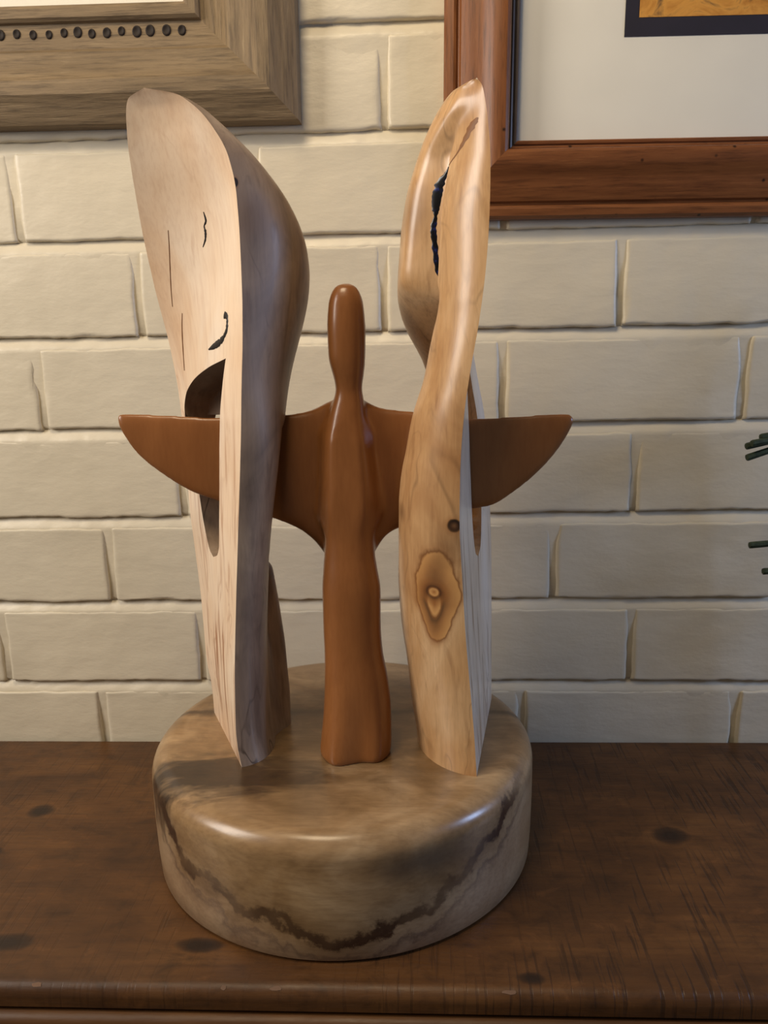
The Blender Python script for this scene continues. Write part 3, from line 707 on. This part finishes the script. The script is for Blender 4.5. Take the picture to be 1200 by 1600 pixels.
half_r = right.build('split_half', (M_sapR, M_heartR), sculpt, 'tall twisted golden wood half with an oval knot and a black resin crack')
# cracks and bark marks set in the surfaces
right.ribbon('resin_crack', [(.275,.447,.0002),(.278,.458,.0004),(.281,.470,.00045),(.283,.4825,.0005),(.285,.492,.0006),(.283,.500,.0004),(.285,.506,.0009),(.286,.514,.0012),(.284,.521,.0012),(.270,.527,.0008),(.255,.531,.0002)], 'R', M_resin, half_r, .0010)
right.ribbon('brown_fissure', [(.200,.531,.0003),(.13,.538,.0007),(.08,.545,.0015),(.045,.552,.0016),(.02,.556,.0004)], 'R', M_brownline, half_r)
left.ribbon('bark_mark', [(.30,.437,.0026),(.27,.4365,.0022),(.25,.433,.0014),(.25,.428,.0016),(.29,.422,.0018),(.34,.4185,.0026),(.42,.4155,.0024),(.50,.413,.0006)], 'L', M_crack, half_l)
left.ribbon('bark_mark', [(.52,.508,.0003),(.512,.5025,.0009),(.535,.4985,.0005),(.53,.495,.0010),(.535,.491,.0009),(.565,.485,.0003)], 'L', M_crack, half_l)
left.ribbon('bark_mark', [(.83,.498,.0001),(.85,.48,.0003),(.87,.463,.0003),(.885,.445,.0001)], 'L', M_brownline, half_l)
left.ribbon('bark_mark', [(.80,.440,.0001),(.82,.43,.0005),(.84,.415,.0006),(.855,.397,.0002)], 'L', M_brownline, half_l)

# --- the winged figure: one continuous carved body
def loft(rings):
    V = [p for r in rings for p in r]; n = len(rings[0]); F = []
    for i in range(len(rings)-1):
        for j in range(n): a = i*n+j; b = i*n+(j+1) % n; F.append((a, b, b+n, a+n))
    F += [tuple(range(n))[::-1], tuple((len(rings)-1)*n+j for j in range(n))]
    return V, F
body = [  # z, x left, x right, centre y, half depth
 (.0950,-.0822,-.0268,-.1990,.0215),(.0985,-.0829,-.0264,-.1990,.0225),(.106,-.0822,-.0256,-.1985,.0222),(.1276,-.0796,-.0256,-.1965,.0210),(.1567,-.0778,-.0278,-.1940,.0200),(.178,-.0774,-.0315,-.1915,.0192),
 (.199,-.0779,-.0327,-.1895,.0188),(.2276,-.0779,-.0323,-.1875,.0182),(.2430,-.0768,-.0345,-.1862,.0172),(.2560,-.0756,-.0362,-.1850,.0160),(.272,-.0744,-.0366,-.1842,.0152),(.295,-.0735,-.0366,-.1836,.0152),
 (.318,-.0728,-.0375,-.1832,.0152),(.338,-.0718,-.0390,-.1830,.0148),(.354,-.0706,-.0402,-.1830,.0138),(.366,-.0678,-.0414,-.1830,.0122),(.3752,-.0645,-.0420,-.1832,.0104),(.3813,-.0627,-.0431,-.1834,.0098),(.387,-.0632,-.0424,-.1836,.0102),(.3931,-.0646,-.0413,-.1838,.0112),
 (.4062,-.0673,-.0399,-.1840,.0126),(.425,-.0675,-.0393,-.1840,.0130),(.4436,-.0660,-.0405,-.1840,.0118),(.4520,-.0632,-.0432,-.1840,.0094),(.4562,-.0600,-.0465,-.1840,.0066),(.4577,-.0560,-.0500,-.1840,.0030)]
bz = [b[0] for b in body]; zz = list(np.linspace(.095, .44, 90))+list(.44+(.4577-.44)*np.sin(np.linspace(0.05, math.pi/2, 24)))
rings = []
for z in zz:
    xl, xr, cy, hd = [float(sm(bz, [b[k] for b in body], z)) for k in (1,2,3,4)]
    cx, hw = (xl+xr)/2, (xr-xl)/2; m = float(np.clip((.185-z)/.085, 0, 1)); m2 = float(np.clip(min((z-.266)/.03, (.364-z)/.022), 0, 1)); m2 = m2*m2*(3-2*m2); ring = []
    for i in range(72):
        a = 2*math.pi*i/72; ca, sa = math.cos(a), math.sin(a); e = 2/2.3
        px = hw*math.copysign(abs(ca)**e, ca); py = hd*math.copysign(abs(sa)**e, sa)
        if m2 > 0:
            px = px*(1-m2)+hw*1.5*ca*m2; bell = min(1, (1-abs(ca))/.62); bell = bell*bell*(3-2*bell)
            py = py*(1-m2)+hd*math.copysign(bell, sa)*m2
        def gs(a0, wd): d = (a-a0+math.pi) % (2*math.pi)-math.pi; return math.exp(-(d/wd)**2)
        f = m*(.26*gs(math.radians(238), .42)+.10*gs(math.radians(312), .30)-.13*gs(math.radians(280), .26))
        ring.append((cx+px, cy+py*(1+f), z))
    rings.append(ring)
Vb, Fb = loft(rings)
wing = [  # x, z top, z bottom, half thickness
 (-.2317,.3645,.3620,.0015),(-.2305,.3660,.3560,.0026),(-.2254,.3664,.3455,.0034),(-.2203,.3662,.3370,.0037),(-.1991,.3649,.3175,.0042),(-.1798,.3637,.3047,.0045),(-.1599,.3623,.2966,.0047),(-.1370,.3622,.2890,.0050),(-.1151,.3626,.2815,.0056),(-.0952,.3640,.2725,.0072),(-.0829,.3664,.2620,.0092),
 (-.0755,.3695,.2520,.0112),(-.0655,.3740,.2450,.0125),(-.0545,.376,.243,.0130),(-.0430,.3735,.2470,.0125),(-.0364,.3697,.2550,.0112),(-.0290,.3670,.2660,.0092),(-.0188,.3655,.2727,.0074),(-.0052,.3640,.2760,.0058),(.0150,.3605,.2815,.0052),(.0346,.3585,.2870,.0048),(.0524,.3586,.2898,.0045),(.0701,.3592,.3002,.0043),(.0932,.3606,.3206,.0038),(.1060,.3610,.3370,.0034),(.1125,.3602,.3490,.0028),(.1148,.3570,.3545,.0015)]
wx = [t[0] for t in wing]; xs = sorted(set(list(np.linspace(-.228, .111, 110))+list(np.linspace(-.2317, -.228, 8))+list(np.linspace(.111, .1148, 8)))); rings = []
for x in xs:
    zt, zb, th = [float(sm(wx, [t[k] for t in wing], x)) for k in (1,2,3)]
    yc = -.1745-.004*((x+.058)/.17)**2; cz, hz = (zt+zb)/2, (zt-zb)/2; ring = []
    for i in range(56):
        a = 2*math.pi*i/56; ca, sa = math.cos(a), math.sin(a)
        ring.append((x, yc+th*math.copysign(abs(ca)**.75, ca), cz+hz*math.copysign(abs(sa)**.9, sa)))
    rings.append(ring)
Vw, Fw = loft(rings)
fig = mesh_obj('winged_figure', Vb+Vw, Fb+[tuple(i+len(Vb) for i in f) for f in Fw], M_fig, sculpt)
md = fig.modifiers.new('join', 'REMESH'); md.mode = 'VOXEL'; md.voxel_size = .0013; md.use_smooth_shade = True
ms = fig.modifiers.new('fair', 'SMOOTH'); ms.factor = .5; ms.iterations = 24
dg = bpy.context.evaluated_depsgraph_get(); me = bpy.data.meshes.new_from_object(fig.evaluated_get(dg), depsgraph=dg)
fig.modifiers.clear(); fig.data = me; me.name = 'winged_figure'
if not me.materials: me.materials.append(M_fig)
me.polygons.foreach_set('use_smooth', [True]*len(me.polygons))
fig['label'] = 'faceless honey-brown figure with outstretched wing-like arms and a flared robe'

# ------------------------------------------------------------------ evergreen sprig at the right edge
def tube(pts, radii, n=8):
    V = []; F = []
    for i, p in enumerate(pts):
        p = Vector(p); d = (Vector(pts[min(i+1, len(pts)-1)])-Vector(pts[max(i-1, 0)])).normalized()
        a = d.cross(Vector((0,0,1)) if abs(d.z) < .9 else Vector((1,0,0))).normalized(); b = d.cross(a)
        for k in range(n): t = 2*math.pi*k/n; V.append(p+(a*math.cos(t)+b*math.sin(t))*radii[i])
    for i in range(len(pts)-1):
        for k in range(n): q_ = i*n+k; r_ = i*n+(k+1) % n; F.append((q_, r_, r_+n, q_+n))
    F += [tuple(range(n))[::-1], tuple((len(pts)-1)*n+k for k in range(n))]
    return V, F
sp = empty('evergreen_sprig', (.43, -.075, 0))
tag(sp, 'dark green evergreen sprig with blunt needles poking in at the right edge', 'plant')
stem = [(.43,-.075,.0),(.415,-.065,.09),(.395,-.058,.18),(.375,-.052,.27),(.362,-.048,.34),(.356,-.046,.40)]
V, F = tube(stem, [.004,.0038,.0034,.003,.0026,.002]); mesh_obj('stem', V, F, M_stem, sp)
tips = [((.289,-.060,.3175),(.360,-.05,.329)), ((.2912,-.066,.3208),(.360,-.05,.327)), ((.2895,-.062,.3075),(.361,-.05,.326)), ((.3010,-.06,.3255),(.361,-.05,.331)),
        ((.2985,-.060,.2266),(.383,-.054,.230)), ((.3124,-.060,.2016),(.388,-.056,.204))]
rnd = random.Random(11)
for k in range(26):
    t = rnd.uniform(.25, 1); f = t*5; i = min(4, int(f)); r_ = f-i; p = Vector(stem[i]).lerp(Vector(stem[i+1]), r_); an = rnd.uniform(-1.2, 1.2)
    tips.append((tuple(p+Vector((.06*math.cos(an), -.02+.03*math.sin(an), .035+rnd.uniform(-.02,.02)))), tuple(p)))
for tp, rt_ in tips:
    a, b = Vector(rt_), Vector(tp); d = (b-a).normalized()
    V, F = tube([a, a.lerp(b,.5)+Vector((0,0,.001)), b-d*.0015, b-d*.0005, b], [.0016,.0030,.0032,.0028,.0014], 8)
    mesh_obj('needle', V, F, M_needle, sp)
